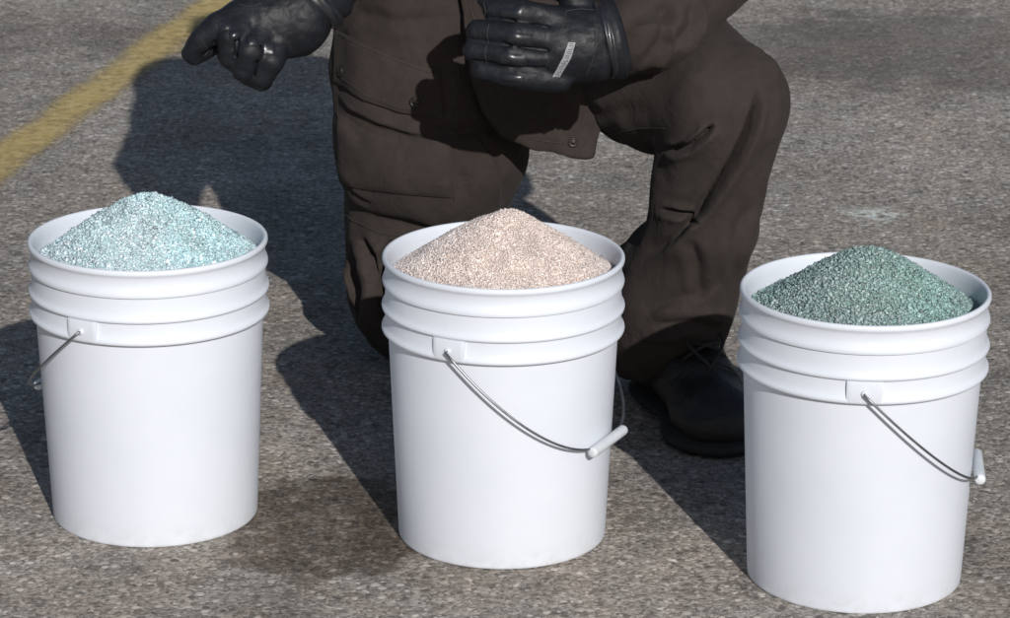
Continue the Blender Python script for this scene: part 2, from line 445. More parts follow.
# ------------------------------------------------------------------ buckets
PROF = [(.1280, .0), (.1304, .0004), (.1316, .0018), (.1320, .0045), (.1471, .262), (.1473, .2695), (.1474, .2728), (.1480, .2740), (.1545, .2745),
        (.1564, .2754), (.1571, .2774), (.1568, .2796), (.1552, .2814), (.1528, .2836), (.1518, .2876), (.1513, .2940), (.1511, .3012), (.1513, .3026), (.1550, .3031), (.1565, .3042), (.1570, .3062),
        (.1565, .3084), (.1548, .3102), (.1526, .3126), (.1517, .3170), (.1512, .3240), (.1510, .3338), (.1512, .3354), (.1542, .3358), (.1556, .3369), (.1560, .3388), (.1554, .3409),
        (.1538, .3428), (.1518, .3456), (.1513, .3510), (.1510, .3590), (.1511, .3620), (.1518, .3632), (.1527, .3642), (.1532, .3660), (.1530, .3688), (.1518, .3706), (.1500, .3712),
        (.1482, .3706), (.1470, .3690), (.1462, .3660), (.1456, .358), (.1452, .34), (.1440, .27), (.1285, .010), (.1270, .008)]
PROF = [(r_-.0011*(r_ > .1545), z_) for r_, z_ in PROF]
PROF = [(r_*(1-.024*min(1, z_/.26)*(1 if z_ < .362 else .55)), z_) for r_, z_ in PROF]
def sharp(me, deg=38):
    try: me.set_sharp_from_angle(angle=math.radians(deg))
    except Exception: pass
def bucket(loc, az, side, label, bdr=.2040):
    """az: where the near ear sits, degrees from the side facing the camera (+ = right)"""
    root = link('bucket', lathe('bucket_shell', PROF), M_bucket); sharp(root.data, 50)
    root.location = loc
    tag(root, label, 'bucket', 'white plastic buckets standing in a row')
    A = math.radians(az)
    def pt(r, t, z): return Vector((r*math.sin(t), -r*math.cos(t), z))       # t measured like az
    for k, t0 in enumerate((A, A+math.pi)):
        hwid = .140; N = 14; V = []; Fc = []
        zs = [(.2749, .1545), (.2760, .1556), (.2775, .1562), (.3005, .1560), (.3028, .1554)]
        for i in range(N+1):
            u = i/N; t = t0-hwid+2*hwid*u; e = min(u, 1-u)*N
            dr = -.0009 if e < .5 else 0
            V.append(pt(.1440, t, .2758))
            for z, r in zs: V.append(pt(r*.9765+dr, t, z))
            V.append(pt(.1440, t, .3032))
        m_ = len(zs)+2
        for i in range(N):
            for j in range(m_-1):
                Fc.append((i*m_+j, (i+1)*m_+j, (i+1)*m_+j+1, i*m_+j+1))
        Fc.append(tuple(range(m_))[::-1]); Fc.append(tuple(N*m_+j for j in range(m_)))
        me = mesh('handle_ear', V, Fc); sharp(me, 40)
        ear = link('handle_ear', me, M_bucket, root)
        # raised socket the wire passes into
        c = pt(.1530, t0, .2885); o = pt(1, t0, 0)
        link('socket', tube('socket', [c-o*.002, c+o*.0016, c+o*.0022], 0, 16, radii=[.0042, .0038, .0028]), M_bucket, ear)
    # bail: half ellipse hanging from the ears until the grip lies against the wall
    e1 = pt(1, A, 0); g = pt(1, A+side*math.pi/2, 0)
    zc = .2885; rest = .1465; drop = math.sqrt(bdr**2-rest**2)
    arm = g*rest/bdr+Vector((0, 0, -drop/bdr)); pts = [e1*.1500+Vector((0, 0, zc)), e1*.1550+Vector((0, 0, zc))]
    for i in range(0, 49):
        t = math.pi*i/48; s = math.sin(t); ct = math.cos(t)
        sx = math.copysign(abs(ct)**.86, ct)
        r = e1*sx*.1590+arm*bdr*s**.94
        pts.append(r+Vector((0, 0, zc)))
    pts += [-e1*.1550+Vector((0, 0, zc)), -e1*.1500+Vector((0, 0, zc))]
    # keep the wire outside the wall
    for i, p in enumerate(pts[2:-2]):
        rr = math.hypot(p.x, p.y); wall = .1315+(.1437-.1315)*p.z/.262+.0035 if p.z < .274 else .1556
        if rr < wall: p.x *= wall/rr; p.y *= wall/rr
    w = link('wire_bail', tube('wire_bail', pts, .0016, 10), M_wire, root)
    mid = arm*bdr+Vector((0, 0, zc)); H = .048
    gv = [mid+e1*s for s in (-H, -H+.0015, -H+.004, -.02, 0, .02, H-.004, H-.0015, H)]
    link('grip', tube('grip', gv, 0, 20, radii=[.0050, .0064, .0068, .0067, .0067, .0067, .0068, .0064, .0050]), M_grip, w)
    return root
BK = [(-.4518, 3.9260, 0), (-.0022, 3.8613, 0), (.4343, 3.7290, 0)]
bucket(BK[0], -27.5, -1, 'white bucket heaped with pale aqua granules, its wire handle hanging at the left', .194)
bucket(BK[1], -26, 1, 'white bucket heaped with pinkish beige granules, in front of the kneeling leg')
bucket(BK[2], -5, 1, 'white bucket heaped with dark green granules, beside the boot')

# ------------------------------------------------------------------ heaps of granules
def heap(name, loc, zw, zp, pal, weights, label, seed, gsize, jit, rough, skew=(0, 0), sharpness=1.0, trans=.2):
    rng = np.random.default_rng(seed); R = .1405
    def hgt(x, y):
        r = np.hypot(x-skew[0]*(1-np.hypot(x, y)/R), y-skew[1]*(1-np.hypot(x, y)/R))/R
        q = np.sqrt(r*r+.055)-math.sqrt(.055)*.9
        P2 = np.stack([x+seed, y+seed, 0*x], 1)
        return zw+(zp-zw)*np.clip(1-q*1.08, -.2, 1)**sharpness+.0028*noise(P2, (.045,)*3, seed)*np.clip(1.2-r, 0, 1)+.0012*noise(P2, (.015,)*3, seed+1)
    # underlying mound
    nr, na = 60, 120; V = [];
    rr = np.linspace(0, R, nr); aa = np.linspace(0, 2*np.pi, na, endpoint=False)
    X = (rr[:, None]*np.cos(aa)).ravel(); Y = (rr[:, None]*np.sin(aa)).ravel(); Z = hgt(X, Y)-.0012
    V = np.stack([X, Y, Z], 1); I = (np.arange(nr-1)[:, None]*na+np.arange(na)[None, :]); J = np.arange(nr-1)[:, None]*na+(np.arange(na)+1)[None, :] % na
    T0 = np.concatenate([np.stack([I, I+na, J+na], -1).reshape(-1, 3), np.stack([I, J+na, J], -1).reshape(-1, 3)])
    # solid foot so the heap has a body inside the bucket
    # grains: irregular six-pointed chips
    n = int(2.7*math.pi*R*R*1.13/(gsize*gsize)); r = R*np.sqrt(rng.random(n))*.995; a = rng.random(n)*2*np.pi
    x, y = r*np.cos(a), r*np.sin(a); z = hgt(x, y)+(rng.random(n)-.45)*gsize*jit
    base = np.array([[1, 0, 0], [-1, 0, 0], [0, 1, 0], [0, -1, 0], [0, 0, 1], [0, 0, -1]], float)
    tri = np.array([[0, 2, 4], [2, 1, 4], [1, 3, 4], [3, 0, 4], [2, 0, 5], [1, 2, 5], [3, 1, 5], [0, 3, 5]])
    S = gsize*.5*np.exp(np.clip(rng.normal(0, .42, (n, 1, 1)), -1.2, .95))*(.55+.8*rng.random((n, 1, 3)))
    B = base[None]*S+rng.normal(0, gsize*.12, (n, 6, 3))
    q = rng.normal(size=(n, 4)); q /= np.linalg.norm(q, axis=1)[:, None]; w_, i_, j_, k_ = q.T
    Rm = np.stack([1-2*(j_*j_+k_*k_), 2*(i_*j_-k_*w_), 2*(i_*k_+j_*w_), 2*(i_*j_+k_*w_), 1-2*(i_*i_+k_*k_), 2*(j_*k_-i_*w_), 2*(i_*k_-j_*w_), 2*(j_*k_+i_*w_), 1-2*(i_*i_+j_*j_)], 1).reshape(n, 3, 3)
    G = np.einsum('nij,nkj->nki', Rm, B)+np.stack([x, y, z], 1)[:, None]
    k = rng.choice(n, 160, replace=False); m_ = 160          # grains clinging to the inner wall
    aw = rng.normal(.35, .30, m_); zz = np.abs(rng.normal(0, .0045, m_)); cen = np.stack([.1402*np.cos(aw), .1402*np.sin(aw), zw+.002+zz], 1)
    G[k] += (cen-np.stack([x, y, z], 1)[k])[:, None]
    T = (tri[None]+6*np.arange(n)[:, None, None]).reshape(-1, 3)+len(V)
    pal = np.array(pal); pal = pal*.68+.32*(pal*np.array(weights)[:, None]).sum(0)/sum(weights); pi = rng.choice(len(pal), n, p=np.array(weights)/sum(weights))
    gc = pal[pi]*(1+rng.normal(0, .10, (n, 1)))
    drift = 1+.13*noise(np.stack([x, y, 0*x], 1), (.028,)*3, seed+5)+.10*noise(np.stack([x, y, 0*x], 1), (.009,)*3, seed+6); gc = gc*drift[:, None]
    zone = np.clip(.5+.9*noise(np.stack([x, y, 0*x], 1), (.07,)*3, seed+7)-x*3.5, 0, 1)[:, None]*.38
    gc = gc*(1-zone)+zone*gc.mean(1)[:, None]*np.array([[.92, .90, .95]])
    bc = np.tile((pal*np.array(weights)[:, None]).sum(0)/sum(weights)*.95, (len(V), 1))
    C = np.concatenate([bc, np.repeat(gc, 6, 0)]); C = np.clip(np.concatenate([C, np.ones((len(C), 1))], 1), 0, 1)
    me = fast_mesh(name, np.concatenate([V, G.reshape(-1, 3)]), np.concatenate([T0, T]))
    ca = me.color_attributes.new('Col', 'FLOAT_COLOR', 'POINT'); ca.data.foreach_set('color', C.astype(np.float32).ravel())
    o = link(name, me, mat_grain(name+'_grain', rough, trans), smooth=True); o.location = loc
    tag(o, label, 'granule heap', 'heaps of granules filling the white buckets'); return o
heap('granule_heap', BK[0], .332, .427, [(.47, .70, .73), (.66, .84, .87), (.36, .56, .60), (.16, .19, .22), (.90, .93, .95), (.55, .60, .64)], [42, 26, 16, 4, 7, 6],
     'pale aqua heap of glassy crushed granules with a few dark specks', 11, .0028, 1.0, .32, (.002, -.004))
heap('granule_heap', BK[1], .334, .426, [(.70, .59, .53), (.77, .675, .62), (.63, .52, .465), (.9, .88, .86), (.66, .50, .43), (.76, .72, .70)], [42, 26, 16, 5, 6, 8],
     'pinkish beige heap of fine sandy granules', 12, .0018, .7, .6, (.004, .0))
heap('granule_heap', BK[2], .331, .420, [(.24, .405, .37), (.33, .51, .47), (.17, .27, .25), (.07, .085, .085), (.56, .72, .68), (.38, .43, .42)], [44, 26, 18, 8, 4, 7],
     'dark sea-green heap of coarse granules flecked with black', 13, .0027, 1.0, .4, (.004, .0))

# ------------------------------------------------------------------ the kneeling person
def sdf_obj(name, V, Q, mat, parent):
    return link(name, fast_mesh(name, V, Q), mat, parent)
root = empty('person', (.02, 4.5, 0)); root['_loc'] = (.02, 4.5, 0)
tag(root, 'person kneeling on one knee in brown work clothes and black gloves, behind the buckets', 'person')

# joints shared by body and clothes
SHL, SHR = Vector((-.165, 4.53, .94)), Vector((.225, 4.53, .94))
ELL, ELR = Vector((-.268, 4.34, .68)), W(722, -48, 4.36)
WRL, WRR = W(316, -6, 4.16), W(628, 36, 4.20)
HIPL, HIPR = Vector((-.07, 4.56, .52)), Vector((.11, 4.58, .50))
KNL, KNR = Vector((-.115, 4.47, .105)), Vector((.292, 4.235, .468))
ANL, ANR = Vector((-.08, 4.92, .085)), Vector((.262, 4.34, .10))

# body (one continuous mesh): head, neck, trunk and limbs
s = SDF((-.42, 4.05, -.01), (.50, 5.12, 1.38), .0075)
NK = Vector((.025, 4.50, 1.005)); HD = Vector((.025, 4.455, 1.165))
for a, b, r1, r2, k in [((.02, 4.58, .56), (.02, 4.56, .72), .13, .12, .05), ((.02, 4.56, .72), (.022, 4.54, .90), .12, .135, .05), (SHL+Vector((.03, 0, -.02)), SHR-Vector((.03, 0, .02)), .06, .06, .06),
                        (NK-Vector((0, -.03, .06)), HD-Vector((0, -.02, .07)), .058, .052, .03), (SHL, ELL, .05, .042, .03), (ELL, WRL, .04, .028, .02), (SHR, ELR, .05, .042, .03), (ELR, WRR, .04, .028, .02),
                        (HIPL, KNL, .085, .055, .05), (KNL, ANL, .055, .038, .02), (HIPR, KNR, .085, .055, .05), (KNR, ANR, .055, .038, .02), (ANR, ANR+Vector((.005, -.12, -.05)), .035, .03, .02), (ANL, ANL+Vector((0, .06, -.04)), .035, .03, .02)]:
    s.add(s.cap(a, b, r1, r2), k)
s.add(s.ell(HD+Vector((0, .012, .015)), (.076, .098, .098)), .02)                      # skull
s.add(s.ell(HD+Vector((0, -.035, -.055)), (.055, .058, .062)), .03)                    # jaw
s.add(s.cap(HD+Vector((0, -.088, .008)), HD+Vector((0, -.108, -.028)), .009, .014), .012)   # nose
for sg in (-1, 1):
    s.cut(s.ell(HD+Vector((sg*.032, -.098, .006)), (.017, .014, .011)), .01)
    s.add(s.cap(HD+Vector((sg*.018, -.088, .026)), HD+Vector((sg*.045, -.078, .024)), .007, .006), .01)
    s.add(s.ell(HD+Vector((sg*.078, .012, -.005)), (.009, .02, .032)), .008)
s.add(s.cap(HD+Vector((-.018, -.092, -.060)), HD+Vector((.018, -.092, -.060)), .007, .007), .008)
s.cut(s.cap(HD+Vector((-.02, -.100, -.060)), HD+Vector((.02, -.100, -.060)), .0025, .0025), .004)
V, Q = s.mesh('body'); body = sdf_obj('body', smooth(V, Q, 1), Q, M_skin, root)
for sg in (-1, 1):
    bm = bmesh.new(); bmesh.ops.create_uvsphere(bm, u_segments=16, v_segments=10, radius=.0115)
    me = bpy.data.meshes.new('eye'); bm.to_mesh(me); bm.free()
    for v in me.vertices: v.co += HD+Vector((sg*.032, -.082, .006))
    link('eye', me, M_eye, body).location = (0, 0, 0)
s = SDF((HD.x-.11, HD.y-.12, HD.z-.08), (HD.x+.11, HD.y+.14, HD.z+.14), .004)
s.add(s.ell(HD+Vector((0, .018, .024)), (.083, .102, .101)), 0)
s.cut(s.ell(HD+Vector((0, -.10, -.03)), (.09, .09, .085)), .012)
V, Q = s.mesh('hair'); V = V+vnormals(V, Q)*(noise(V, (.006, .02, .008), 3)*.002)[:, None]
hr = link('hair', fast_mesh('hair', V, Q), M_hair, body); hr.location = (0, 0, 0)

# trousers
s = SDF((-.32, 4.12, -.006), (.42, 5.06, .74), .0042)
# kneeling side, upper section with its full hanging cloth
up = s.cap((-.098, 4.535, .66), (-.108, 4.495, .34), .150, .140, (1, .93, 1))
pl = (s.Z-.243)+(s.X+.11)*(.10)-(s.Y-4.36)*.05                        # its lower lip
kk = .018; hh = np.clip(.5-.5*(up+pl)/kk, 0, 1); up = up*(1-hh)+(-pl)*hh+kk*hh*(1-hh)
s.add(up, 0)
s.add(s.cap((-.118, 4.548, .36), (-.118, 4.515, .120), .124, .112), .004)
s.add(s.cap((-.112, 4.52, .107), (-.085, 4.90, .088), .104, .080), .03)
s.add(s.ell((.03, 4.62, .56), (.20, .155, .16)), .05)
# raised side
s.add(s.cap((.09, 4.58, .50), (.215, 4.38, .480), .125, .107), .035)
s.add(s.cap((.215, 4.38, .480), (.292, 4.235, .468), .107, .085), .03)
s.add(s.cap((.292, 4.232, .466), (.272, 4.26, .30), .083, .073), .02)
s.add(s.cap((.272, 4.26, .30), (.240, 4.31, .175), .073, .084), .02)
s.add(s.cap((.240, 4.31, .175), (.224, 4.335, .130), .084, .087), .015)
s.add(s.cap((.23, 4.35, .20), (.185, 4.40, .115), .07, .088), .04)
s.add(s.cap((-.06, 4.56, .44), (-.055, 4.56, .27), .095, .062), .03)
V, Q = s.mesh('trousers'); V, Q = subdiv(V, Q); N = vnormals(V, Q)
V = V+N*(noise(V, (.05, .05, .09), 1)*.0055+noise(V, (.025, .03, .045), 2)*.0022)[:, None]
for pts, w, dep, rd, sd, both in [
    ([(690, 236), (698, 265), (700, 300)], 5, .005, .004, 1, True),
    ([(760, 92), (756, 108), (748, 132), (734, 160), (716, 188), (697, 214), (672, 240), (640, 264)], 3.3, .026, .004, 1, True),
    ([(661, 152), (676, 150), (690, 145), (704, 134), (714, 124)], 3.2, .020, .005, 1, True),
    ([(655, 209), (672, 211), (690, 216), (700, 224)], 3, .014, .004, 1, True),
    ([(560, 108), (600, 116), (650, 106)], 8, .004, .002, 1, True),
    ([(745, 200), (735, 240), (732, 280)], 6, .005, .003, 1, True),
    ([(420, 130), (455, 134), (500, 126)], 6, .007, .004, 1, True),
    ([(338, 20), (345, 60), (338, 100)], 7, .006, .003, 1, True),
    ([(455, 160), (470, 200), (468, 235)], 8, .004, .003, 1, True),
    ([(343, 240), (356, 262), (361, 290), (358, 322), (368, 360)], 4, .022, .006, 1, True),
    ([(392, 240), (383, 262), (380, 300), (386, 335)], 4, .020, .006, 1, True),
    ([(337, 262), (346, 290), (352, 330)], 3, .012, .004, 1, True),
    ([(360, 238), (372, 256), (376, 280)], 3.5, .014, .004, 1, True),
    ([(350, 10), (400, 22), (450, 16)], 6, .003, .002, 1, True),
    ([(650, 325), (690, 322), (725, 330)], 5, .006, .005, 1, True)]:
    V = crease(V, N, pts, w, dep, rd, sd, both=both)
for pts, h_, dec, sd in [
    ([(762, 88), (758, 104), (752, 124), (742, 147), (729, 170), (712, 196), (694, 220), (670, 244), (645, 262), (626, 274)], .010, 24, 1),
    ([(662, 154), (680, 150), (693, 138), (715, 121)], .010, 14, -1),
    ([(654, 207), (672, 209), (690, 214), (702, 224)], .010, 14, -1),
    ([(336, 90), (352, 108), (380, 122), (412, 132), (440, 134)], .008, 16, 1),
    ([(336, 112), (348, 132), (366, 150)], .007, 12, -1),
    ([(352, 246), (362, 275), (360, 310), (368, 350)], .010, 16, 1),
    ([(724, 285), (700, 300), (672, 306), (645, 318)], .007, 14, 1),
    ([(770, 150), (762, 200), (748, 250), (742, 290)], .005, 16, -1),
    ([(700, 330), (672, 338), (640, 340)], .006, 10, -1),
    ([(746, 44), (766, 52), (776, 66), (778, 84)], .004, 10, 1),
    ([(392, 242), (388, 270), (392, 300)], .008, 12, 1),
    ([(340, 262), (352, 290), (350, 320)], .006, 9, -1),
    ([(470, 130), (495, 165), (500, 210)], .006, 16, -1),
    ([(345, 168), (356, 190), (376, 203)], .005, 10, 1)]:
    V = lip(V, N, pts, h_, dec, sd, 2.6)
V[:, 2] = np.maximum(V[:, 2], .001)
V = smooth(V, Q, 1, .25)
trousers = sdf_obj('trousers', V, Q, M_cloth, root)

# jacket: trunk, front skirt and both sleeves
s = SDF((-.44, 4.10, .33), (.50, 4.80, 1.12), .005)
s.add(s.ell((.02, 4.60, .70), (.225, .165, .16)), 0)
s.add(s.ell((.02, 4.575, .85), (.225, .15, .19)), .06)
s.add(s.cap(SHL, SHR, .082, .082), .05)
s.add(s.cap((.025, 4.52, .985), (.025, 4.505, 1.03), .075, .072), .02)                 # collar
s.add(s.cap((-.115, 4.54, .60), (-.05, 4.53, .66), .135, .15), .04)
s.add(s.cap(SHL, ELL, .082, .076), .04); s.add(s.cap(ELL, WRL+(ELL-WRL)*.20, .074, .050), .03)
s.add(s.cap(SHR, ELR+Vector((0, 0, .015)), .080, .070), .04)
s.add(s.cap(ELR+Vector((0, 0, .005)), W(664, 18, 4.27), .070, .066), .03)
s.add(s.cap(W(664, 18, 4.27), W(628, 38, 4.22), .066, .054), .02)
# skirt panel hanging between the thighs
poly = [(455, -40), (640, -40), (632, 60), (611, 96), (600, 128), (590, 153), (572, 154), (534, 147), (505, 132), (484, 108), (470, 70)]
PP = [W(x, y, 4.36) for x, y in poly]; X2 = s.X+0*s.Z; Z2 = s.Z+0*s.X
X2 = np.broadcast_to(s.X, (s.X.shape[0], 1, s.Z.shape[2])); Z2 = np.broadcast_to(s.Z, X2.shape)
dd = np.full(X2.shape, 1e9, np.float32); sign = np.ones(X2.shape, np.float32)
for i in range(len(PP)):
    a, b = PP[i], PP[(i+1) % len(PP)]; ex, ez = b.x-a.x, b.z-a.z
    wx, wz = X2-a.x, Z2-a.z; t = np.clip((wx*ex+wz*ez)/(ex*ex+ez*ez), 0, 1)
    dd = np.minimum(dd, (wx-ex*t)**2+(wz-ez*t)**2)
    c1, c2, c3 = Z2 >= a.z, Z2 < b.z, ex*wz > ez*wx
    sign = np.where((c1 & c2 & c3) | (~c1 & ~c2 & ~c3), -sign, sign)
d2 = sign*np.sqrt(dd)
yc = 4.352+.25*np.maximum(Z2-.52, 0)+.9*(X2-.07)**2
d3 = np.maximum(d2, 0)**2+np.maximum(abs(s.Y-yc)-.005, 0)**2
s.add(np.sqrt(d3)+np.minimum(np.maximum(d2, abs(s.Y-yc)-.005), 0)-.004, .02)
V, Q = s.mesh('jacket'); V, Q = subdiv(V, Q); N = vnormals(V, Q)
V = V+N*(noise(V, (.06, .05, .05), 21)*.006+noise(V, (.03, .03, .03), 22)*.0022)[:, None]
for pts, w, dep, rd in [([(560, 110), (575, 80), (590, 40)], 6, .003, .002), ([(640, 70), (660, 40), (664, 0)], 6, .007, .005), ([(672, 50), (690, 25), (694, 0)], 6, .006, .004), ([(620, 20), (650, 12), (690, 10)], 7, .005, .004)]:
    V = crease(V, N, pts, w, dep, rd, both=True)
for pts, h_, dec, sd in [([(648, 84), (668, 56), (676, 20)], .006, 14, 1), ([(700, 44), (706, 20), (700, -6)], .006, 14, 1), ([(628, 30), (652, 24), (680, 28)], .004, 10, -1), ([(500, 100), (540, 122), (570, 112)], .004, 12, 1)]:
    V = lip(V, N, pts, h_, dec, sd)
V = smooth(V, Q, 1, .25)
jacket = sdf_obj('jacket', V, Q, M_cloth, root)

# ---- things laid on a surface by ray: panels, seams, snaps
def bvh(o_or_V, Q=None):
    if Q is None: return BVHTree.FromPolygons([v.co.copy() for v in o_or_V.data.vertices], [tuple(p.vertices) for p in o_or_V.data.polygons])
    return BVHTree.FromPolygons([Vector(v) for v in o_or_V], [tuple(q) for q in Q])
T_tr, T_jk = bvh(trousers), bvh(jacket)
def hit(T, px, py):
    o = Vector((0, 0, HC)); p, n, i, d = T.ray_cast(o, ray(px, py).normalized())
    return (p, n) if p else (None, None)
def interp(pts, n):
    L = [0]
    for a, b in zip(pts, pts[1:]): L.append(L[-1]+math.dist(a, b))
    out = []
    for k in range(n):
        t = L[-1]*k/(n-1); i = max(j for j in range(len(L)-1) if L[j] <= t+1e-9); u = (t-L[i])/(L[i+1]-L[i]+1e-9)
        out.append((pts[i][0]+(pts[i+1][0]-pts[i][0])*u, pts[i][1]+(pts[i+1][1]-pts[i][1])*u))
    return out
def panel(name, T, top, bot, thick, mat, parent, nu=30, nv=16, puff=0, sub=False, smoothit=2):
    """a cloth panel lying on the surface between an upper and a lower edge given as outlines"""
    A, B = interp(top, nu), interp(bot, nu); G = []; 
    for j in range(nv):
        for i in range(nu):
            v = j/(nv-1); p, n = hit(T, A[i][0]+(B[i][0]-A[i][0])*v, A[i][1]+(B[i][1]-A[i][1])*v)
            G.append((p, n))
    last = next(g for g in G if g[0]); G = [(last := g) if g[0] else last for g in G]
    Pn = [g[0].copy() for g in G]
    view = Vector((0, -CT, ST))
    for _ in range(smoothit):
        P2 = [p.copy() for p in Pn]
        for j in range(1, nv-1):
            for i in range(1, nu-1):
                k = j*nu+i; P2[k] = (Pn[k-1]+Pn[k+1]+Pn[k-nu]+Pn[k+nu]+Pn[k]*2)/6
        Pn = P2
    nn = []
    for j in range(nv):
        for i in range(nu):
            du = Pn[j*nu+min(i+1, nu-1)]-Pn[j*nu+max(i-1, 0)]; dv = Pn[min(j+1, nv-1)*nu+i]-Pn[max(j-1, 0)*nu+i]
            n = du.cross(dv); n = n.normalized() if n.length > 1e-9 else view.copy()
            if n.dot(view) < 0: n = -n
            nn.append(n)
    V = []; 
    for j in range(nv):
        for i in range(nu):
            e = min(i, nu-1-i, j, nv-1-j); h = thick*(.82 if e == 0 else 1)
            u, v = i/(nu-1), j/(nv-1); h += puff*math.sin(math.pi*u)**.5*math.sin(math.pi*v)**.5
            V.append(Pn[j*nu+i]+nn[j*nu+i]*h)
    base = len(V); V += [Pn[k]-nn[k]*.003 for k in range(nu*nv)]
    Fc = []
    for j in range(nv-1):
        for i in range(nu-1):
            k = j*nu+i; Fc += [(k, k+nu, k+nu+1, k+1), (base+k, base+k+1, base+k+nu+1, base+k+nu)]
    rim = [i for i in range(nu)]+[j*nu+nu-1 for j in range(1, nv)]+[(nv-1)*nu+i for i in range(nu-2, -1, -1)]+[j*nu for j in range(nv-2, 0, -1)]
    for a, b in zip(rim, rim[1:]+rim[:1]): Fc.append((a, b, base+b, base+a))
    me = mesh(name, V, Fc)
    bm = bmesh.new(); bm.from_mesh(me); bmesh.ops.recalc_face_normals(bm, faces=bm.faces); bm.to_mesh(me); bm.free()
    me.polygons.foreach_set('use_smooth', [True]*len(me.polygons)); sharp(me, 45)
    o = link(name, me, mat, parent, smooth=False)
    if sub or parent is not root: o.location = (0, 0, 0)
    return o, V, nu, nv
def seam(name, T, pts, r, mat, parent, n=40, off=.0006):
    out = []
    for x, y in interp(pts, n):
        p, nm = hit(T, x, y)
        if p:
            q = p+nm*off
            if not out or (q-out[-1]).length < .03: out.append(q)
    if len(out) < 3: return
    o = link(name, tube(name, out, r, 6), mat, parent); o.location = (0, 0, 0); return o
def stud(name, T, x, y, r, mat, parent, h=.004, off=0.0):
    p, n = hit(T, x, y); p = p+n*off
    prof = [(r, 0), (r, h*.45), (r*.9, h*.7), (r*.72, h*.75), (r*.62, h*.5), (r*.45, h*.52), (r*.3, h*.8), (.0003, h*.9)]
    me = lathe(name, prof, 24); R = n.to_track_quat('Z', 'Y').to_matrix()
    for v in me.vertices: v.co = R @ v.co+p
    o = link(name, me, mat, parent); o.location = (0, 0, 0); return o

pf, Vp, nu, nv = panel('pocket_flap', T_tr, [(337, 30), (370, 46), (405, 60), (440, 71)], [(336, 80), (365, 100), (400, 112), (442, 118)], .0060, M_cloth, trousers, puff=.003)
T_f = bvh(pf)
stud('snap', T_f, 341, 71, .0075, M_snap, pf); stud('snap', T_f, 415, 102, .0075, M_snap, pf)
seam('stitching', T_f, [(339, 35), (370, 50), (405, 64), (438, 75)], .0007, M_seam, pf)
seam('stitching', T_f, [(340, 77), (367, 96), (400, 108), (438, 114)], .0007, M_seam, pf)
pk, _, _, _ = panel('cargo_pocket', T_tr, [(338, 112), (370, 132), (410, 140), (450, 142)], [(340, 184), (372, 190), (410, 194), (452, 197)], .0035, M_cloth, trousers, puff=.007, nu=36, nv=20)
seam('seam', T_tr, [(455, 20), (458, 70), (456, 140), (454, 200)], .0009, M_seam, trousers)
seam('seam', T_tr, [(338, 206), (352, 220), (380, 233), (420, 238)], .0010, M_seam, trousers)
seam('seam', T_tr, [(606, 134), (640, 128), (664, 128)], .0008, M_seam, trousers)
stud('snap', T_jk, 573, 142, .0072, M_snap, jacket)
seam('hem_stitching', T_jk, [(478, 90), (492, 112), (510, 127), (536, 140), (584, 146), (594, 124), (604, 100)], .0007, M_seam, jacket)
seam('seam', T_jk, [(470, 5), (480, 40), (486, 70)], .0009, M_seam, jacket)

